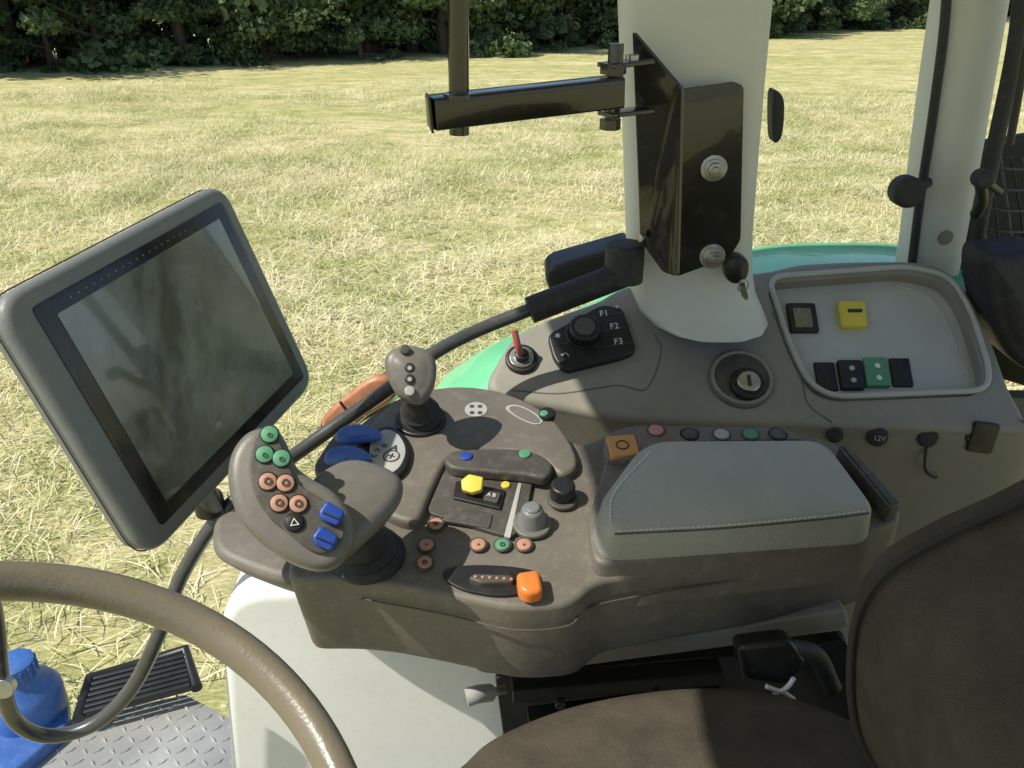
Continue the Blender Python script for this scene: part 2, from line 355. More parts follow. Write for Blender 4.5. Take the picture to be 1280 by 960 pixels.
k=E('window_latch'); c=ony(1225,222,1.36); cyl('latch_knob',c,(-.2,-1,.1),.015,.03,rubber,k,b=.006); tube('latch_arm',[c,ony(1228,250,1.4),ony(1220,268,1.42)],.01,black,k); tube('latch_link',[c,ony(1250,240,1.4)],.006,black,k)
k=E('side_window_handle'); pslab('handle_grip',smoothc([ony(a,b,1.45) for a,b in ((966,118),(975,116),(981,130),(979,165),(973,178),(966,172))]),(0,-1,0),.03,.004,rubber,k)
prof=[ony(a,b,1.8) for a,b in ((520,560),(545,480),(580,447),(625,420),(700,390),(800,345),(930,306),(1045,298),(1150,306),(1250,345),(1330,420))]
pr=smootho(prof,6); vs=[];fs=[]
sect=[(-.38,.0),(-.2,.004),(-.03,.0),(0,-.012),(.012,-.04),(.012,-.09)]
for p in pr:
    for dy,dz in sect: vs.append(p+V((0,dy,dz)))
ns=len(sect)
for i in range(len(pr)-1):
    for j in range(ns-1): fs.append((i*ns+j,(i+1)*ns+j,(i+1)*ns+j+1,i*ns+j+1))
fo=addmesh('rear_fender',vs,fs,fend,None); fo.modifiers.new('t','SOLIDIFY').thickness=.006
for a,b in ((1020,313),(1092,315)): cyl('fender_rivet',ony(a,b,1.74)+V((0,0,-.01)),(0,-.1,1),.008,.014,rubber,fo)
k=E('black_side_box'); pslab('housing',rpoly([ony(a,b,1.5) for a,b in ((680,345),(690,333),(790,305),(790,345),(688,368))],.015),(0,-1,0),.08,.008,black,k)
# ------------------------------------------------------------ fender console
con=E('side_console')
topo=[(610,474),(622,450),(645,418),(688,396),(745,375),(800,352),(950,338),(1010,327),(1130,324),(1180,334),(1213,365),(1240,420),(1262,480),(1282,520),(1282,540),(1000,532),(800,527),(700,512),(640,500),(614,490)]
body=pslab('console_body',smoothc(PP(topo,S),5),S[1],.1,.014,cons,con,ext=(0,0,-.55))
tr=[(960,346),(1135,333),(1188,345),(1213,385),(1237,462),(1233,488),(1040,496),(1010,478),(985,425)]
trp=rpoly(PP(tr,off(S,.02)),.03)
cut=pslab('tmpcut',trp,S[1],.05,0,cons,None); cut.hide_render=True
bo=body.modifiers.new('b','BOOLEAN'); bo.operation='DIFFERENCE'; bo.object=cut; bo.solver='EXACT'
bpy.context.view_layer.update()
dg=bpy.context.evaluated_depsgraph_get(); nm=bpy.data.meshes.new_from_object(body.evaluated_get(dg)); body.modifiers.clear(); body.data=nm; nm.set_sharp_from_angle(angle=math.radians(35)); bpy.data.objects.remove(cut)
T=off(S,-.022)
pslab('tray_panel',rpoly(PP(tr,T),.03),S[1],.006,0,trayM,con)
rimp=rpoly(PP(tr,off(S,.001)),.03); tube('tray_rim',rimp+[rimp[0]],.005,trayM,con,raw=True)
tube('tray_step',[onp(a,b,off(T,.0005)) for a,b in ((1120,356),(1160,372),(1186,410),(1200,452),(1212,470))],.0022,trayM,con)
def rect(cx,cy,w,h,sk=0): return [(cx-w-sk,cy-h),(cx+w-sk,cy-h),(cx+w+sk,cy+h),(cx-w+sk,cy+h)]
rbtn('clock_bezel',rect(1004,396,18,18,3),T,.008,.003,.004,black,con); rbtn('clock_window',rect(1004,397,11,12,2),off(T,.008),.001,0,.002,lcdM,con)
rbtn('power_socket_cover',rect(1067,391,17,16,2),T,.014,.004,.006,yel,con); rbtn('socket_mark',rect(1069,388,9,2,0),off(T,.014),.001,0,.001,darkink,con)
for i,(a,b,m) in enumerate(((1033,470,black),(1065,467,black),(1097,464,grn),(1127,465,black))):
    rbtn('rocker_switch_%d'%i,rect(a,b,13 if i in(0,3) else 15,18,3),T,.004 if i in(0,3) else .011,.003,.004,m,con,)
    if i in (1,2):
        for s in (-7,8): btn('rocker_mark_%d'%i,a+1+s*.15,b+s,off(T,.011),.0045,.0006,silv if i==1 else ink,con,b=0)
p=onp(926,474,S); cyl('cup_ring',p,S[1],.054,.006,consd,con,b=.004); cyl('cup_well',p+S[1]*.004,S[1],.043,.003,grayd,con,b=.001)
lk=p+V((.006,-.010,-.012)); cyl('ignition_base',lk+S[1]*.004,S[1],.028,.018,black,con,b=.003); cyl('ignition_barrel',lk+S[1]*.022,S[1],.019,.006,steel,con,b=.003)
pslab('ignition_slot',rpoly([lk+S[1]*.0290+V((x,y_*.82,y_*.57)) for x,y_ in ((-.003,-.010),(.003,-.010),(.003,.010),(-.003,.010))],.001),S[1],.002,.0002,darkink,con)
lipc=circ(p+S[1]*.007,S[1],.047); tube('cup_lip',lipc+[lipc[0]],.0035,cons,con,raw=True)
kp=[(684,418),(752,380),(778,384),(796,438),(780,446),(706,464),(692,448)]
pslab('keypad',rpoly(PP(kp,off(S,.012)),.012),S[1],.014,.004,black,con); K2=off(S,.0125)
btn('rotary_ring',730,417,K2,.031,.004,bezel,con); cyl('rotary_knob',onp(730,417,K2),S[1],.026,.022,black,con,b=.005)
cyl('rotary_top',onp(730,417,K2)+S[1]*.022,S[1],.017,.0015,grayd,con,b=.0007)
for i in range(20):
    a=i*.314; q=onp(730,417,K2); u=S[1].cross(V((1,0,0))).normalized(); w=u.cross(S[1]); e=(u*math.cos(a)+w*math.sin(a))
    tube('knob_rib',[q+e*.026+S[1]*.003,q+e*.026+S[1]*.018],.0016,black,con,k=1)
upS=V((0.15,1,.7))
for s,a,b in (('F1',755,392),('F2',768,408),('F3',773,427)): text('label_'+s,s,onp(a,b,K2),S[1],.016,ink,con,rot=.25,upv=upS)
text('arrow_label','↶',onp(706,444,K2),S[1],.018,ink,con,upv=upS); text('hare_label','✱',onp(697,420,K2),S[1],.014,ink,con,upv=upS); text('cross_label','+',onp(771,384,K2),S[1],.014,ink,con,upv=upS)
for (a1,b1),(a2,b2) in (((740,398),(779,390)),((748,415),(787,408)),((752,434),(790,428)),((690,432),(712,428))):
    tube('key_gap',[onp(a1,b1,K2),onp(a2,b2,K2)],.0007,grayd,con,k=1)
q=onp(652,450,S); cyl('toggle_ring',q,S[1],.027,.008,black,con,b=.004); cyl('toggle_plate',q+S[1]*.008,S[1],.020,.003,steel,con,b=.001)
cyl('toggle_boot',q+S[1]*.010,S[1],.012,.012,black,con,b=.004); tube('toggle_lever',[q+S[1]*.018,q+S[1]*.03+V((-.006,0,.008)),q+V((-.012,-.012,.058))],.0055,red,con)
tube('console_seam',[onp(a,b,off(S,-.0005)) for a,b in ((640,488),(700,492),(770,482),(808,486),(826,440),(818,418))],.0016,consd,con)
tube('console_seam_2',[onp(a,b,off(S,-.0005)) for a,b in ((965,390),(1000,470),(1010,505),(1040,528))],.0016,consd,con)
for i,(a,b,r) in enumerate(((1043,540,.018),(1095,542,.023),(1157,543,.023),(1216,540,.024))):
    pbn=ony(a,b,1.185); g=E('power_outlet'); cyl('collar',pbn+V((0,.03,0)),(-.1,-1,.25),r,.035,black,g,b=.003)
    cyl('cap',pbn+V((-.002,-.004,.0)),(-.1,-1,.25),r*.72,.014,rubber,g,b=.004)
    rg=circ(pbn+V((-.001,-.0045,.001)),(-.1,-1,.25),r*.86,24); tube('collar_ring',rg+[rg[0]],.0012,grayd,g,raw=True)
    if i==3: pslab('flap',rpoly([pbn+V((x,-.02,z)) for x,z in ((-.012,.03),(.03,.024),(.028,-.03),(-.014,-.024))],.006),(0,-1,.2),.008,.002,black,g)
    if i==2: tube('strap',[pbn+V((0,-.01,-.012)),pbn+V((-.004,-.03,-.045)),pbn+V((.014,-.03,-.062)),pbn+V((.024,-.02,-.068))],.0025,rubber,g)
    if i==1: text('label','12V',pbn+V((-.003,-.021,.003)),(-.1,-1,.25),.012,silv,g)
# ------------------------------------------------------------ bracket on pillar
br=E('device_bracket')
pslab('mount_plate',rpoly([ony(790,38,1.22),ony(846,104,1.20),ony(852,110,1.2),ony(846,346,1.2),ony(828,340,1.205),ony(800,300,1.24)],.006),(-.75,-.6,0.1),.006,.001,blackg,br)
pslab('mount_flange',rpoly([ony(a,b,1.245) for a,b in ((848,112),(918,102),(930,108),(926,300),(912,322),(846,346))],.006),(0,-1,0),.005,.001,blackg,br)
for a,b in ((892,210),(890,320)):
    q=ony(a,b,1.243); cyl('washer',q,(0,-1,0),.0195,.003,steel,br,b=.001); cyl('washer_small',q+V((0,-.003,0)),(0,-1,0),.014,.003,steel,br,b=.001); pslab('bolt_head',circ(q+V((0,-.014,0)),(0,-1,0),.0105,6),(0,-1,0),.008,.0008,steel,br,ang=20); cyl('bolt_end',q+V((0,-.014,0)),(0,-1,0),.0055,.006,steel,br)
def obox(name,p,q,w,h,mat,parent,upv=V((0,0,1)),b=.002):
    d=(q-p).normalized(); s=d.cross(upv).normalized(); u=s.cross(d)
    return pslab(name,rpoly([p+s*w+u*h,p-s*w+u*h,p-s*w-u*h,p+s*w-u*h],b*2,3),-d,1,b,mat,parent,ext=q-p)
obox('arm',ony(538,141,1.06),ony(772,114,1.16),.019,.019,blackg,br)
obox('arm_end_cap',ony(535.5,141.3,1.059),ony(538.5,141,1.0595),.0205,.0205,black,br,b=.001)
tube('vertical_rod',[ony(572,-60,1.075),ony(573,40,1.075),ony(574,168,1.075)],.0125,blackg,br,k=2)
cyl('rod_collar',ony(572,123,1.06),(0,0,1),.017,.006,blackg,br)
cyl('hinge_pin',ony(765,160,1.165),(0,0,1),.010,.105,blackg,br)
pslab('hinge_nut',circ(ony(767,78,1.165),(0,0,1),.017,6),(0,0,1),.014,.001,blackg,br,ang=20); pslab('hinge_nut',circ(ony(763,148,1.165),(0,0,1),.014,6),(0,0,1),.014,.001,blackg,br,ang=20)
obox('hinge_tab',ony(756,82,1.16),ony(808,76,1.20),.016,.003,blackg,br,b=.001); obox('hinge_tab',ony(756,143,1.16),ony(808,137,1.2),.016,.003,blackg,br,b=.001)
obox('hinge_strap',ony(763,112,1.165),ony(771,112,1.168),.016,.034,blackg,br,b=.002)
cyl('tab_bolt',ony(790,76,1.19),(0,0,1),.009,.008,steel,br); cyl('plate_screw',ony(803,297,1.225),(-.75,-.6,0),.006,.006,steel,br)
kk=E('key_on_hook'); pslab('key_head',smoothc([ony(a,b,1.25) for a,b in ((908,328),(922,320),(936,328),(934,348),(920,356),(908,348))]),(0,-1,0),.02,.006,black,kk,dome=.003)
rc=ony(929,357,1.225); ring=circ(rc,(.3,-1,.1),.009,20); tube('key_ring',ring+[ring[0]],.0014,steel,kk,raw=True)
pslab('key_blade',rpoly([ony(a,b,1.218) for a,b in ((924,354),(931,353),(936,372),(933,376),(927,370))],.001),(0,-1,0),.002,.0004,steel,kk)
# ------------------------------------------------------------ grab rail & monitor
rail=E('monitor_rail')
tube('rail_tube',[ony(800,335,1.26),ony(720,365,1.24),ony(660,388,1.22),ony(600,412,1.2),ony(545,440,1.16),ony(490,483,1.12),ony(430,525,1.08),ony(385,557,1.05),ony(325,600,1.0),ony(275,645,.97),ony(228,718,.95),ony(200,790,.92),ony(165,860,.9),ony(118,905,.88),ony(60,920,.86),ony(18,900,.84),ony(2,850,.82),ony(-4,790,.82),ony(-12,740,.82)],.0105,tubem,rail)
tube('rail_grip',[ony(792,338,1.25),ony(740,358,1.235),ony(662,388,1.213)],.021,rubber,rail,k=3)
cyl('rail_clamp',ony(780,335,1.25)+V((0,0,-.02)),(0,0,1),.03,.06,rubber,rail,b=.008)
cyl('rail_bolt',ony(8,856,.80),(.2,-1,.3),.013,.012,steel,rail)
cor=[(1,376),(277,224),(399,478),(184,705)]
def quad(n,t=.93):
    p0=at(225,455,t); return [onp(a,b,(p0,n)) for a,b in cor]
best=None
for i in range(0,90,3):
    for j in range(-90,91,3):
        th=math.radians(i);ph=math.radians(j)
        n=V((math.cos(th)*math.sin(ph),-math.cos(th)*math.cos(ph),math.sin(th)))
        if n.dot(-ray(200,460).normalized())<.45: continue
        q=quad(n); cst=0
        for k_ in range(4):
            a=(q[k_-1]-q[k_]).normalized(); b=(q[(k_+1)%4]-q[k_]).normalized(); cst+=a.dot(b)**2
        w1=(q[1]-q[0]).length;w2=(q[2]-q[3]).length;h1=(q[3]-q[0]).length;h2=(q[2]-q[1]).length
        cst+=((w1-w2)/w1)**2+((h1-h2)/h1)**2+.15*((w1+w2)/(h1+h2)-1.22)**2
        if best is None or cst<best[0]: best=(cst,n,w1,w2,h1,h2)
nM=best[1]; q=quad(nM); cM=sum(q,V((0,0,0)))/4; xM=((q[1]-q[0])+(q[2]-q[3])).normalized(); xM=(xM-nM*xM.dot(nM)).normalized(); yM=nM.cross(xM)
W=((q[1]-q[0]).length+(q[2]-q[3]).length)/4; H=((q[3]-q[0]).length+(q[2]-q[1]).length)/4
mon=E('monitor')
def mr(w,h,z,ox=0,oy=0): return [cM+xM*(s*w+ox)+yM*(t*h+oy)+nM*z for s,t in ((-1,1),(1,1),(1,-1),(-1,-1))]
pslab('housing',rpoly(mr(W,H,0),.035,8),nM,.034,.010,monf,mon,bb=.008,taper=.003)
hs=rpoly(mr(W*1.001,H*1.001,-.018),.035,8); tube('housing_seam',hs+[hs[0]],.0008,grayd,mon,raw=True)
pslab('back_cover',rpoly(mr(W*.85,H*.85,-.034),.03),nM,.02,.002,monf,mon,taper=.02,bb=.004)
pslab('bezel',rpoly(mr(W*.86,H*.86,.0012,W*.02),.006,3),nM,.004,.0005,bezel,mon)
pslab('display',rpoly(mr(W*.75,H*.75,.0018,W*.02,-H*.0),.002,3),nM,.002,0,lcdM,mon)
for i in range(18): cyl('bezel_tick',cM+xM*(-W*.6+i*W*.06)+yM*H*.80+nM*.0012,nM,.0007,.0004,silv,mon,b=0)
tube('mount_arm',[cM-nM*.05-yM*.05,cM-nM*.08-yM*.1,ony(270,640,.97)],.014,black,mon)
cyl('mount_ball',ony(262,632,.965)-V((0,0,.01)),(0,0,1),.02,.03,black,mon,b=.008)
k=E('indicator_lamp'); pslab('lens',smoothc([ony(a,b,1.3) for a,b in ((402,522),(430,495),(466,471),(492,478),(490,500),(455,522),(425,546),(404,540))]),(-.2,-1,.3),.03,.010,lens,k)
for i in range(5): tube('lens_rib',[ony(412+i*13,528-i*9,1.293),ony(432+i*12,538-i*9,1.293)],.0016,lens,k,k=1)
tube('lamp_wire',[ony(425,502,1.29),ony(436,520,1.285),ony(430,540,1.28)],.0025,black,k)
pslab('lamp_back',smoothc([ony(a,b,1.34) for a,b in ((402,524),(430,496),(470,470),(494,478),(490,502),(455,526),(422,546),(404,542))]),(-.2,-1,.3),.03,.004,black,k)
# ------------------------------------------------------------ armrest
arm=E('armrest_console')
base=[(358,724),(362,700),(366,670),(380,630),(400,585),(440,535),(490,497),(550,482),(620,486),(680,514),(722,560),(760,540),(1000,540),(1060,556),(1128,634),(1124,652),(1070,672),(745,728),(715,756),(640,762),(560,744),(450,724)]
Ab=off(A,-.004)
pslab('tub',rpoly(PP(base,Ab),[.02,.01,.02,.03,.03,.04,.04,.04,.05,.05,.03,.03,.02,.03,.03,.02,.03,.02,.02,.03,.04,.05]),A[1],.1,.008,gray,arm,ext=(0.012,.015,-.135),bb=.016,taper=.002,seg=5)
pslab('front_nose',smoothc(PP([(264,664),(276,640),(330,625),(390,640),(400,700),(360,722),(300,705),(270,688)],off(A,-.03))),A[1],.1,.012,gray,arm,ext=(0.02,.02,-.05),bb=.015)
pslab('rear_deck',smoothc(PP([(442,580),(462,530),(500,497),(560,482),(622,487),(680,512),(712,548),(722,580),(700,592),(672,572),(620,562),(565,570),(540,610),(520,650),(480,640),(452,612)],off(A,.012)),4),A[1],.016,.008,gray,arm)
tube('side_seam',[onp(a,b,Ab)+V((0,-.0025,-.03)) for a,b in ((450,722),(560,742),(640,760),(712,755),(745,730),(900,702),(1070,673),(1112,656))],.0012,grayd,arm,k=5)
rbtn('centre_panel',[(560,575),(668,590),(655,655),(640,672),(533,640)],A,.003,.001,.012,grayd,arm)
Ac=off(A,.003)
rbtn('silver_divider',[(648,603),(652,604),(638,672),(630,670)],Ac,.001,.0004,.002,silv,arm)
rbtn('finger_lever_base',[(570,600),(632,612),(626,636),(566,622)],Ac,.004,.002,.003,black,arm)
rbtn('display_strip',[(556,630),(616,642),(612,660),(553,650)],Ac,.002,.001,.003,grayd,arm)
YL=plane(onp(589,604,off(A,.024)),(-.1,-.55,.85))
pslab('yellow_lever',rpoly(PP([(576,600),(586,592),(604,596),(602,612),(590,616),(577,612)],YL),.0025,3),YL[1],.008,.002,yel,arm)
tube('yellow_lever_stem',[onp(590,618,Ac),onp(590,606,off(A,.018))],.005,black,arm,k=1)
rbtn('rocker',[(606,612),(626,616),(622,628),(604,624)],off(Ac,.004),.004,.001,.003,grayd,arm)
text('rocker_label','A B',onp(614,619,off(Ac,.0085)),A[1],.008,ink,arm,rot=-.2,upv=(0,1,.2))
btn('yellow_button',632,607,Ac,.006,.003,yel,arm)
cyl('black_knob',onp(703,622,A),A[1],.016,.024,black,arm,b=.004); cyl('knob_skirt',onp(703,624,A),A[1],.020,.004,grayd,arm,b=.002)
cyl('gray_knob_skirt',onp(665,656,A),A[1],.024,.005,grayj,arm,b=.002); cyl('gray_knob',onp(665,655,A)+A[1]*.005,A[1],.014,.024,monf,arm,b=.006,taper=.004)
cyl('gray_knob_cap',onp(665,655,A)+A[1]*.028,A[1],.010,.004,monf,arm,b=.003)
for i,(a,b,m) in enumerate(((598,681,org2),(628,681,grn),(655,681,org2),(545,655,org2),(533,681,org2),(531,703,org2))):
    btn('button_well_%d'%i,a,b,A,.0112,.0015,grayd,arm,b=.0007); btn('button_%d'%i,a,b,off(A,.0015),.0088,.002,m,arm,b=.001,dome=.0008)
    text('icon_%d'%i,'◎' if i%2 else '+',onp(a,b,off(A,.0046)),A[1],.008,darkink,arm,upv=(0,1,.2))
pslab('throttle_slot',smoothc(PP([(556,712),(590,706),(640,708),(672,716),(668,735),(630,744),(585,738),(560,726)],off(A,.0015))),A[1],.004,.001,black,arm)
pslab('throttle_scale',rpoly(PP([(585,722),(592,716),(640,718),(642,726),(600,728)],off(A,.010)),.004),A[1],.01,.003,grayd,arm)
for i in range(6): btn('scale_tick',594+i*9,721+i*.6,off(A,.0102),.0018,.0008,org2,arm,b=0)
pslab('throttle_lever',rpoly(PP([(645,714),(674,710),(679,738),(660,742),(648,735)],off(A,.02)),.007),A[1],.018,.006,orange,arm)
D=off(A,.012)
pslab('ridge',smoothc(PP([(556,572),(572,562),(640,560),(672,566),(690,580),(682,596),(650,592),(600,588),(565,584)],off(D,.008))),A[1],.014,.005,grayd,arm)
btn('ridge_button_blue',583,571,off(D,.008),.008,.003,blue,arm); btn('ridge_button_green',656,568,off(D,.008),.008,.003,grn,arm)
btn('round_label',595,512,D,.016,.0008,silv,arm,b=0)
for dx,dy in ((-5,-4),(5,-4),(-5,4),(5,4)): btn('round_mark',595+dx,512+dy,off(D,.0008),.0035,.0005,grayd,arm,b=0)
pslab('badge',smoothc(PP([(632,510),(645,506),(665,514),(678,526),(668,530),(648,522)],off(D,.001))),A[1],.003,0,silv,arm)
pslab('badge_inner',smoothc(PP([(636,510.5),(646,507.5),(664,515),(675,525.5),(667,528),(649,521)],off(D,.0018))),A[1],.002,0,grayj,arm)
btn('side_dial',684,520,D,.012,.008,black,arm,b=.003); btn('side_dial_green',680,517,off(D,.008),.006,.002,grn,arm)
pslab('oval_plate',smoothc(PP([(462,545),(480,532),(500,538),(512,560),(506,585),(488,598),(468,590),(458,568)],off(A,.022))),A[1],.02,.003,black,arm)
pslab('oval_face',smoothc(PP([(465,549),(480,537),(497,542),(507,561),(501,581),(487,591),(471,585),(462,567)],off(A,.0235))),A[1],.004,.001,silv,arm)
text('oval_label','= A\n↕ ⊕',onp(484,564,off(A,.024)),A[1],.016,darkink,arm,rot=-.3,upv=(0,1,.2))
pslab('paddle_base',smoothc(PP([(395,590),(405,560),(430,535),(470,535),(480,570),(450,600)],off(A,.005))),A[1],.02,.004,grayd,arm)
for i,(a,b) in enumerate(((444,541),(430,568))):
    pslab('blue_paddle_%d'%i,smoothc(PP([(a-26,b+8),(a-20,b-6),(a+2,b-12),(a+26,b-5),(a+30,b+6),(a+8,b+11),(a-14,b+13)],plane(onp(a,b,off(A,.04)),(-.1,-.75,.7)))),(-.1,-.75,.7),.016,.006,bluep,arm,dome=.003,bb=.004)
    tube('paddle_stem_%d'%i,[onp(a+12,b+14,A),onp(a+8,b+6,off(A,.03))],.009,black,arm,k=2)
js=E('small_joystick'); bp_=onp(526,526,D)
cyl('boot_ring',bp_,A[1],.036,.006,black,js,b=.003)
vs=[];fs=[];hd=at(517,490,1.13)
prof=[(0,.031),(.15,.030),(.2,.024),(.3,.026),(.36,.020),(.46,.021),(.52,.016),(.7,.014),(1,.015)]
for t,r in prof:
    c=bp_.lerp(hd,t)+A[1]*.005; vs+=circ(c,(hd-bp_),r,24)
for i in range(len(prof)-1):
    for j in range(24): fs.append((i*24+j,i*24+(j+1)%24,(i+1)*24+(j+1)%24,(i+1)*24+j))
addmesh('boot',vs,fs,rubber,js,ang=60)
JS=(at(513,466,1.09),V((.12,-.75,.62)).normalized())
pslab('head',smoothc(PP([(481,458),(484,440),(500,431),(522,431),(541,441),(546,462),(541,486),(528,502),(510,500),(494,488)],JS)),JS[1],.03,.011,grayj,js,bb=.012,dome=.005)
for i,(a,b,m) in enumerate(((506,437,grayd),(512,460,darkink),(512,474,darkink),(512,489,silv))): btn('thumb_button_%d'%i,a,b,off(JS,.003),.0065,.0035,m,js)
for a,b in ((512,460),(512,474)): btn('thumb_mark',a,b,off(JS,.0066),.0028,.0006,silv,js,b=0)
jm=E('main_joystick')
J2=(at(450,625,.93),V((.25,-.25,.93)).normalized())
pslab('palm_rest',smoothc(PP([(372,640),(385,600),(410,578),(440,568),(475,574),(502,590),(506,608),(492,632),(466,658),(436,682),(405,694),(380,680)],J2)),J2[1],.034,.016,grayj,jm,bb=.014,dome=.003)
J1=(at(360,625,.87),V((.2,-.68,.70)).normalized())
pslab('button_panel',smoothc(PP([(330,531),(306,540),(288,565),(284,600),(296,642),(325,675),(362,700),(398,711),(424,704),(442,680),(440,645),(420,615),(390,596),(370,580),(358,552),(346,534)],J1)),J1[1],.045,.012,grayj,jm,bb=.018,dome=.005)
pslab('button_field',smoothc(PP([(328,536),(318,548),(312,575),(316,610),(335,645),(362,668),(388,688),(412,690),(430,668),(424,640),(400,622),(374,604),(358,575),(348,548)],off(J1,.0055))),J1[1],.006,.002,grayd,jm)
Jb=off(J1,.0055)
for i,(a,b,m) in enumerate(((337,543,grn),(331,568,grn),(352,573,grn),(335,602,org2),(357,604,org2),(349,629,org2),(373,630,org2),(368,653,black))):
    btn('bezel_%d'%i,a,b,Jb,.0102,.0015,black,jm,b=.0005); btn('button_%d'%i,a,b,off(Jb,.0015),.0088,.0022,m,jm,b=.0012,dome=.001)
    text('icon_%d'%i,'△' if i==7 else ('o' if i<3 else '◎'),onp(a,b,off(Jb,.0050)),J1[1],.010,ink if i==7 else darkink,jm)
for i,(a,b) in enumerate(((413,641),(405,672))):
    pslab('blue_rocker_%d'%i,rpoly(PP([(a-15,b-2),(a-4,b-16),(a+19,b-2),(a+10,b+17),(a-12,b+8)],off(Jb,.010)),.004),J1[1],.010,.003,blue,jm)
tube('rocker_split',[onp(404,641,off(Jb,.0106)),onp(426,650,off(Jb,.0106))],.0008,black,jm,k=1)
tube('rocker_split',[onp(395,672,off(Jb,.0106)),onp(415,680,off(Jb,.0106))],.0008,black,jm,k=1)
b0=onp(460,694,A); b1=at(435,655,.96); vs=[];fs=[]
prof=[(0,.045),(.1,.044),(.16,.037),(.26,.040),(.34,.032),(.46,.034),(.55,.027),(1,.025)]
for t,r in prof: vs+=circ(b0.lerp(b1,t),A[1],r,28)
for i in range(len(prof)-1):
    for j in range(28): fs.append((i*28+j,i*28+(j+1)%28,(i+1)*28+(j+1)%28,(i+1)*28+j))
addmesh('boot',vs,fs,rubber,jm,ang=60)
pslab('box_body',rpoly(PP([(742,706),(735,650),(760,560),(1052,556),(1126,634),(1124,650),(1085,668)],off(A,.018)),[.02,.02,.02,.02,.02,.01,.01]),A[1],.1,.006,gray,arm,ext=(0.0,.006,-.075))
C=off(A,.064)
cp=rpoly(PP([(757,664),(748,625),(796,560),(822,547),(1032,546),(1096,632),(1084,642)],C),[.022,.02,.02,.02,.03,.02,.012],8)
cu_=pslab('cushion',cp,A[1],.050,.012,cush,arm,dome=.004,bb=.004,taper=-.005)
lid=PP([(1048,556),(1062,556),(1128,628),(1112,634)],off(A,.045)); pslab('hinge_cover',rpoly(lid,.004),A[1],.03,.004,grayd,arm)
sl=smootho(PP([(768,664),(900,657),(1030,645),(1085,638)],off(C,.0022)),8); dashes('stitching',sl,.006,.004,.0007,A[1],ink,arm); tube('cushion_seam',[p+V((0,-.004,-.001)) for p in sl],.0013,grayd,arm,raw=True)
sl2=PP([(762,655),(768,615),(812,565)],off(C,.0022)); dashes('stitching_left',smootho(sl2),.006,.004,.0007,A[1],ink,arm)
R=off(A,.030); pslab('switch_strip',rpoly(PP([(752,572),(758,538),(800,529),(985,533),(1010,552),(820,556),(790,575)],R),[.02,.02,.01,.02,.01,.01,.01]),A[1],.04,.006,gray,arm)
rbtn('orange_switch',[(757,545),(793,542),(800,566),(764,572)],R,.004,.002,.003,orsw,arm); rg=circ(onp(778,556,off(R,.0045)),A[1],.008,20); tube('orange_switch_mark',rg+[rg[0]],.0009,darkink,arm,raw=True)
for i,(a,b,m) in enumerate(((820,538,pink),(862,543,grayd),(902,543,silv),(938,543,grn),(972,543,grayd))):
    btn('strip_well_%d'%i,a,b,R,.013,.001,black if m is grayd else grayd,arm,b=0); btn('strip_button_%d'%i,a,b,off(R,.001),.010,.002,m,arm,b=.001)
pslab('under_tray',rpoly([ony(a,b,.84) for a,b in ((580,824),(880,792),(1058,762),(1062,785),(980,800),(640,845),(600,842))],.01),(0,-1,0),.2,.004,cons,arm)
sb=E('seat_bracket')
pslab('bracket_plate',rpoly([ony(a,b,.88) for a,b in ((618,846),(930,818),(1060,800),(1075,1000),(640,1000))],.01),(0,-1,0),.02,.003,blackg,sb)
obox('bracket_rail',ony(640,862,.85),ony(900,840,.87),.015,.012,black,sb); obox('bracket_rail',ony(660,900,.84),ony(900,870,.86),.015,.012,black,sb)
for a,b in ((935,808),(700,876),(820,862)): cyl('bolt',ony(a,b,.825),(0,-1,0),.007,.01,steel if a>900 else blackg,sb)
tube('release_lever',[ony(630,862,.86),ony(612,866,.83),ony(600,868,.82)],.006,silv,sb,k=3); tube('release_knob',[ony(612,866,.83),ony(596,868,.815),ony(583,872,.81)],.012,silv,sb,k=3)
bk=E('seat_belt_buckle'); pslab('buckle',rpoly([ony(a,b,.76) for a,b in ((922,808),(990,800),(1010,830),(985,858),(930,850))],.012),(0,-1,.3),.03,.006,black,bk)
tube('strap',[ony(985,810,.77),ony(1020,820,.78),ony(1040,860,.78)],.012,rubber,bk)
tube('buckle_clip',[ony(a,b,.745) for a,b in ((958,858),(975,864),(985,858),(992,848))],.003,ink,bk,k=3); tube('buckle_clip_2',[ony(a,b,.745) for a,b in ((962,876),(975,864),(992,874))],.003,ink,bk,k=3)
wp=E('white_side_panel')
outl=[(272,742),(450,735),(780,735),(780,1100),(300,1100),(286,980)]
pslab('panel',rpoly([ony(a,b,.93) for a,b in outl],[.07,.02,.03,.03,.03,.1]),(0,-1,0.0),.12,.02,white,wp)
# ------------------------------------------------------------ seat
st=E('driver_seat')
SP=plane((0,.72,1.875),(0,-.12,1))
sc_px=[(555,990),(585,930),(638,894),(730,862),(850,844),(960,848),(1060,880),(1120,920),(1170,1000),(1180,1300),(560,1300)]
pslab('seat_cushion',smoothc(PP(sc_px,SP),6),(0,-.12,1),.14,.04,fabric,st,dome=.015,bb=.02,seg=7,ang=60)
bk_=[ony(a,b,.62) for a,b in ((1040,800),(1048,720),(1082,668),(1146,628),(1215,596),(1300,556),(1450,510),(1600,530),(1620,1150),(1300,1150),(1165,1000),(1092,930),(1052,870))]
bo_=pslab('backrest',smoothc(bk_,6),(-.1,1,0.1),.32,.05,fabric,st,ext=(.03,-.34,.0),bb=.06,seg=7,ang=60)
pip=[p+V((-.001,-.02,0)) for p in smootho(bk_[8:]+bk_[:8],8)]; pip=smoothc([p+V((.0,-.05,0)) for p in bk_],6)
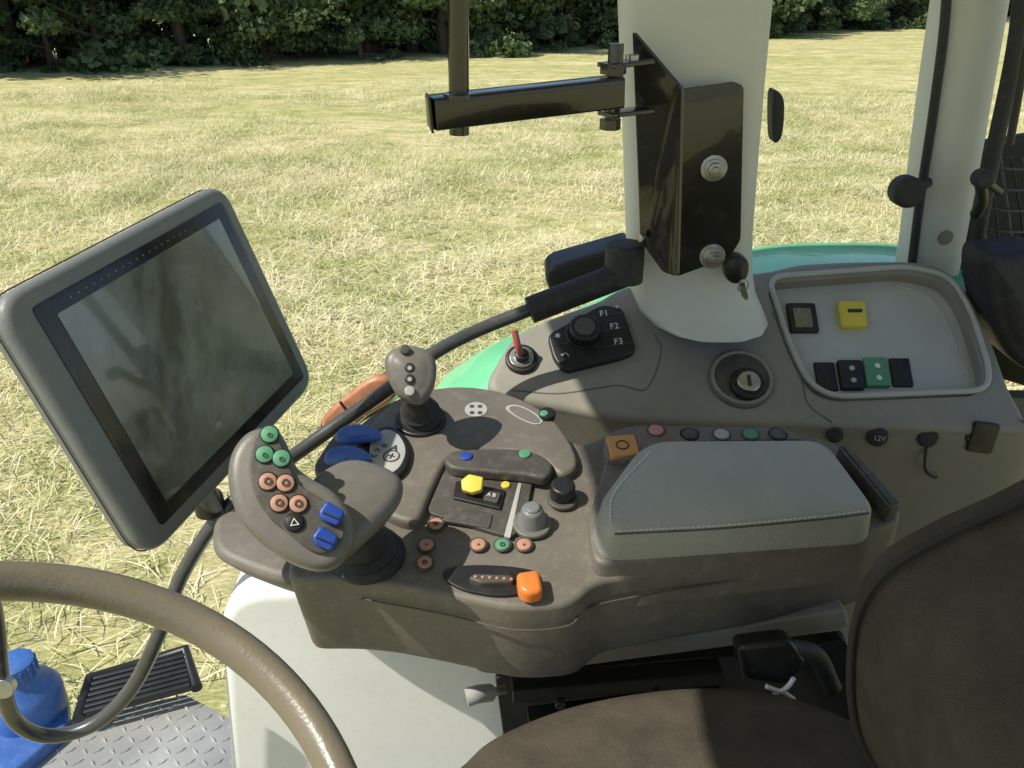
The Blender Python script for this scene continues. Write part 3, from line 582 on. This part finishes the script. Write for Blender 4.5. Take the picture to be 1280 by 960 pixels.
cb_=sum(pip,V((0,0,0)))/len(pip); tube('backrest_piping',[cb_+(p-cb_)*1.002 for p in pip]+[cb_+(pip[0]-cb_)*1.002],.0035,seamf,st,raw=True)
# ------------------------------------------------------------ steering wheel
sw=E('steering_wheel'); cW=at(-22,1106,.47); nW=V((.40,-.05,.9)).normalized(); RW=.219
vs=[];fs=[];u=nW.cross(V((0,1,0))).normalized(); w=nW.cross(u); KA,KB=96,16
for i in range(KA):
    a=2*math.pi*i/KA; e=u*math.cos(a)+w*math.sin(a)
    for j in range(KB):
        b=2*math.pi*j/KB; vs.append(cW+e*(RW+.0135*math.cos(b))+nW*.016*math.sin(b))
for i in range(KA):
    for j in range(KB): fs.append((i*KB+j,i*KB+(j+1)%KB,((i+1)%KA)*KB+(j+1)%KB,((i+1)%KA)*KB+j))
addmesh('rim',vs,fs,wheelm,sw,ang=80)
pslab('hub',circ(cW-nW*.03,nW,.06,40),nW,.04,.012,grayd,sw,dome=.005)
for a in (200,320,80):
    e=u*math.cos(math.radians(a))+w*math.sin(math.radians(a)); obox('spoke',cW+e*.05-nW*.045,cW+e*.215,.016,.006,grayd,sw,upv=nW,b=.003)
tube('column',[cW-nW*.06,cW-nW*.35],.035,black,sw,k=2)
# ------------------------------------------------------------ outside step & canister
stp=E('access_step')
pp=[onz(a,b,1.2) for a,b in ((-120,985),(60,905),(232,868),(300,905),(330,1010),(-100,1100))]
pslab('tread_plate',pp,(0,0,1),.02,.002,plate,stp)
vs=[];fs=[]
def inside(p,poly):
    c=False;n=len(poly)
    for i in range(n):
        a,b=poly[i],poly[i-1]
        if (a.y>p.y)!=(b.y>p.y) and p.x<(b.x-a.x)*(p.y-a.y)/(b.y-a.y)+a.x: c=not c
    return c
for i in range(-60,10):
    for j in range(20,75):
        p=V((i*.028,j*.028,1.2))
        if not inside(p,pp): continue
        a=.78 if (i+j)%2 else -.78; d=V((math.cos(a),math.sin(a),0))*.013; q=V((-d.y,d.x,0))*.28; k=len(vs); h=V((0,0,.003))
        vs+=[p-d,p-q,p+d,p+q,p-d*.6+h,p-q*.5+h,p+d*.6+h,p+q*.5+h]; fs+=[(k+4,k+5,k+6,k+7)]+[(k+s,k+(s+1)%4,k+4+(s+1)%4,k+4+s) for s in range(4)]
addmesh('tread_pattern',vs,fs,plate,stp,smooth=False)
for i in range(7):
    p=onz(105+i*2,893-i*7,1.25); q_=onz(238-i*1,858-i*6,1.25); obox('grille_bar_%d'%i,p,q_,.006,.01,black,stp)
tube('grille_frame',[onz(98,898,1.25),onz(112,848,1.25),onz(232,812,1.25),onz(246,860,1.25)],.012,black,stp,k=1)
cn=E('blue_canister'); cb=onz(42,900,1.2)
vs=[];fs=[];prof=[(0,.068),(.02,.072),(.08,.072),(.10,.060),(.115,.043),(.13,.038),(.165,.038),(.17,.03),(.17,.001)]
for h,r in prof: vs+=circ(cb+V((0,0,h)),(0,0,1),r,32)
for i in range(len(prof)-1):
    for j in range(32): fs.append((i*32+j,i*32+(j+1)%32,(i+1)*32+(j+1)%32,(i+1)*32+j))
addmesh('bottle',vs,fs,blueb,cn,ang=35)
for i in range(16):
    e=V((math.cos(i*.3927),math.sin(i*.3927),0)); tube('cap_rib',[cb+e*.039+V((0,0,.132)),cb+e*.039+V((0,0,.162))],.003,blueb,cn,k=1)
pslab('canister_foot',rpoly([cb+V((x,y_,.03)) for x,y_ in ((-.2,-.16),(.04,-.16),(.10,-.04),(.05,.06),(-.2,.05))],.03),(0,0,1),.028,.008,blueb,cn)
# rear right net
nt_=E('storage_net')
pslab('net_backing',rpoly([ony(a,b,1.62) for a,b in ((1215,180),(1400,150),(1400,520),(1240,470),(1205,360))],.03),(0,-1,0),.02,.003,rubber,nt_)
for i in range(9):
    tube('net_cord',[ony(1222+i*14,190+i*2,1.55),ony(1232+i*16,300,1.53),ony(1240+i*16,430,1.55)],.0025,black if i%2 else tubem,nt_,k=4)
    tube('net_cord',[ony(1218,200+i*28,1.55),ony(1270,212+i*26,1.52),ony(1390,200+i*28,1.55)],.0025,tubem,nt_,k=4)
pslab('bag',smoothc([ony(a,b,1.3) for a,b in ((1232,330),(1262,318),(1330,330),(1330,470),(1270,455),(1240,400))]),(0,-1,0),.08,.02,rubber,nt_,dome=.01)
pslab('lower_wall',[V((-.05,1.32,1.2)),V((1.3,1.32,1.2)),V((1.3,1.32,1.95)),V((-.05,1.32,1.95))],(0,-1,0),.03,0,consd,cab)
pslab('cab_floor',[V((-.35,-.9,1.18)),V((1.3,-.9,1.18)),V((1.3,1.3,1.18)),V((-.35,1.3,1.18))],(0,0,1),.03,0,rubber,cab)

# ------------------------------------------------------------ light & camera
sv=V((-.80,-.30,1.10)).normalized()
el=math.asin(sv.z); az=math.atan2(sv.x,sv.y)
w=bpy.data.worlds.new('World'); sc.world=w; w.use_nodes=True; N=w.node_tree.nodes; bg=N['Background']; sky=N.new('ShaderNodeTexSky'); sky.sky_type='NISHITA'; sky.sun_disc=False
sky.sun_elevation=el; sky.sun_rotation=az; w.node_tree.links.new(sky.outputs[0],bg.inputs[0]); bg.inputs[1].default_value=.15
ld=bpy.data.lights.new('sun','SUN'); ld.energy=5; ld.angle=math.radians(.5); ld.color=(1,.95,.85); lo=bpy.data.objects.new('sun',ld); sc.collection.objects.link(lo); lo.rotation_euler=sv.to_track_quat('Z','Y').to_euler(); lo.location=(-5,-3,12)
cd=bpy.data.cameras.new('camera'); cd.sensor_width=36; cd.lens=36*F/1280; cd.clip_start=.02; cd.clip_end=2000
co=bpy.data.objects.new('camera',cd); sc.collection.objects.link(co); co.location=CAM; co.rotation_euler=(math.pi/2-PITCH,0,0); sc.camera=co
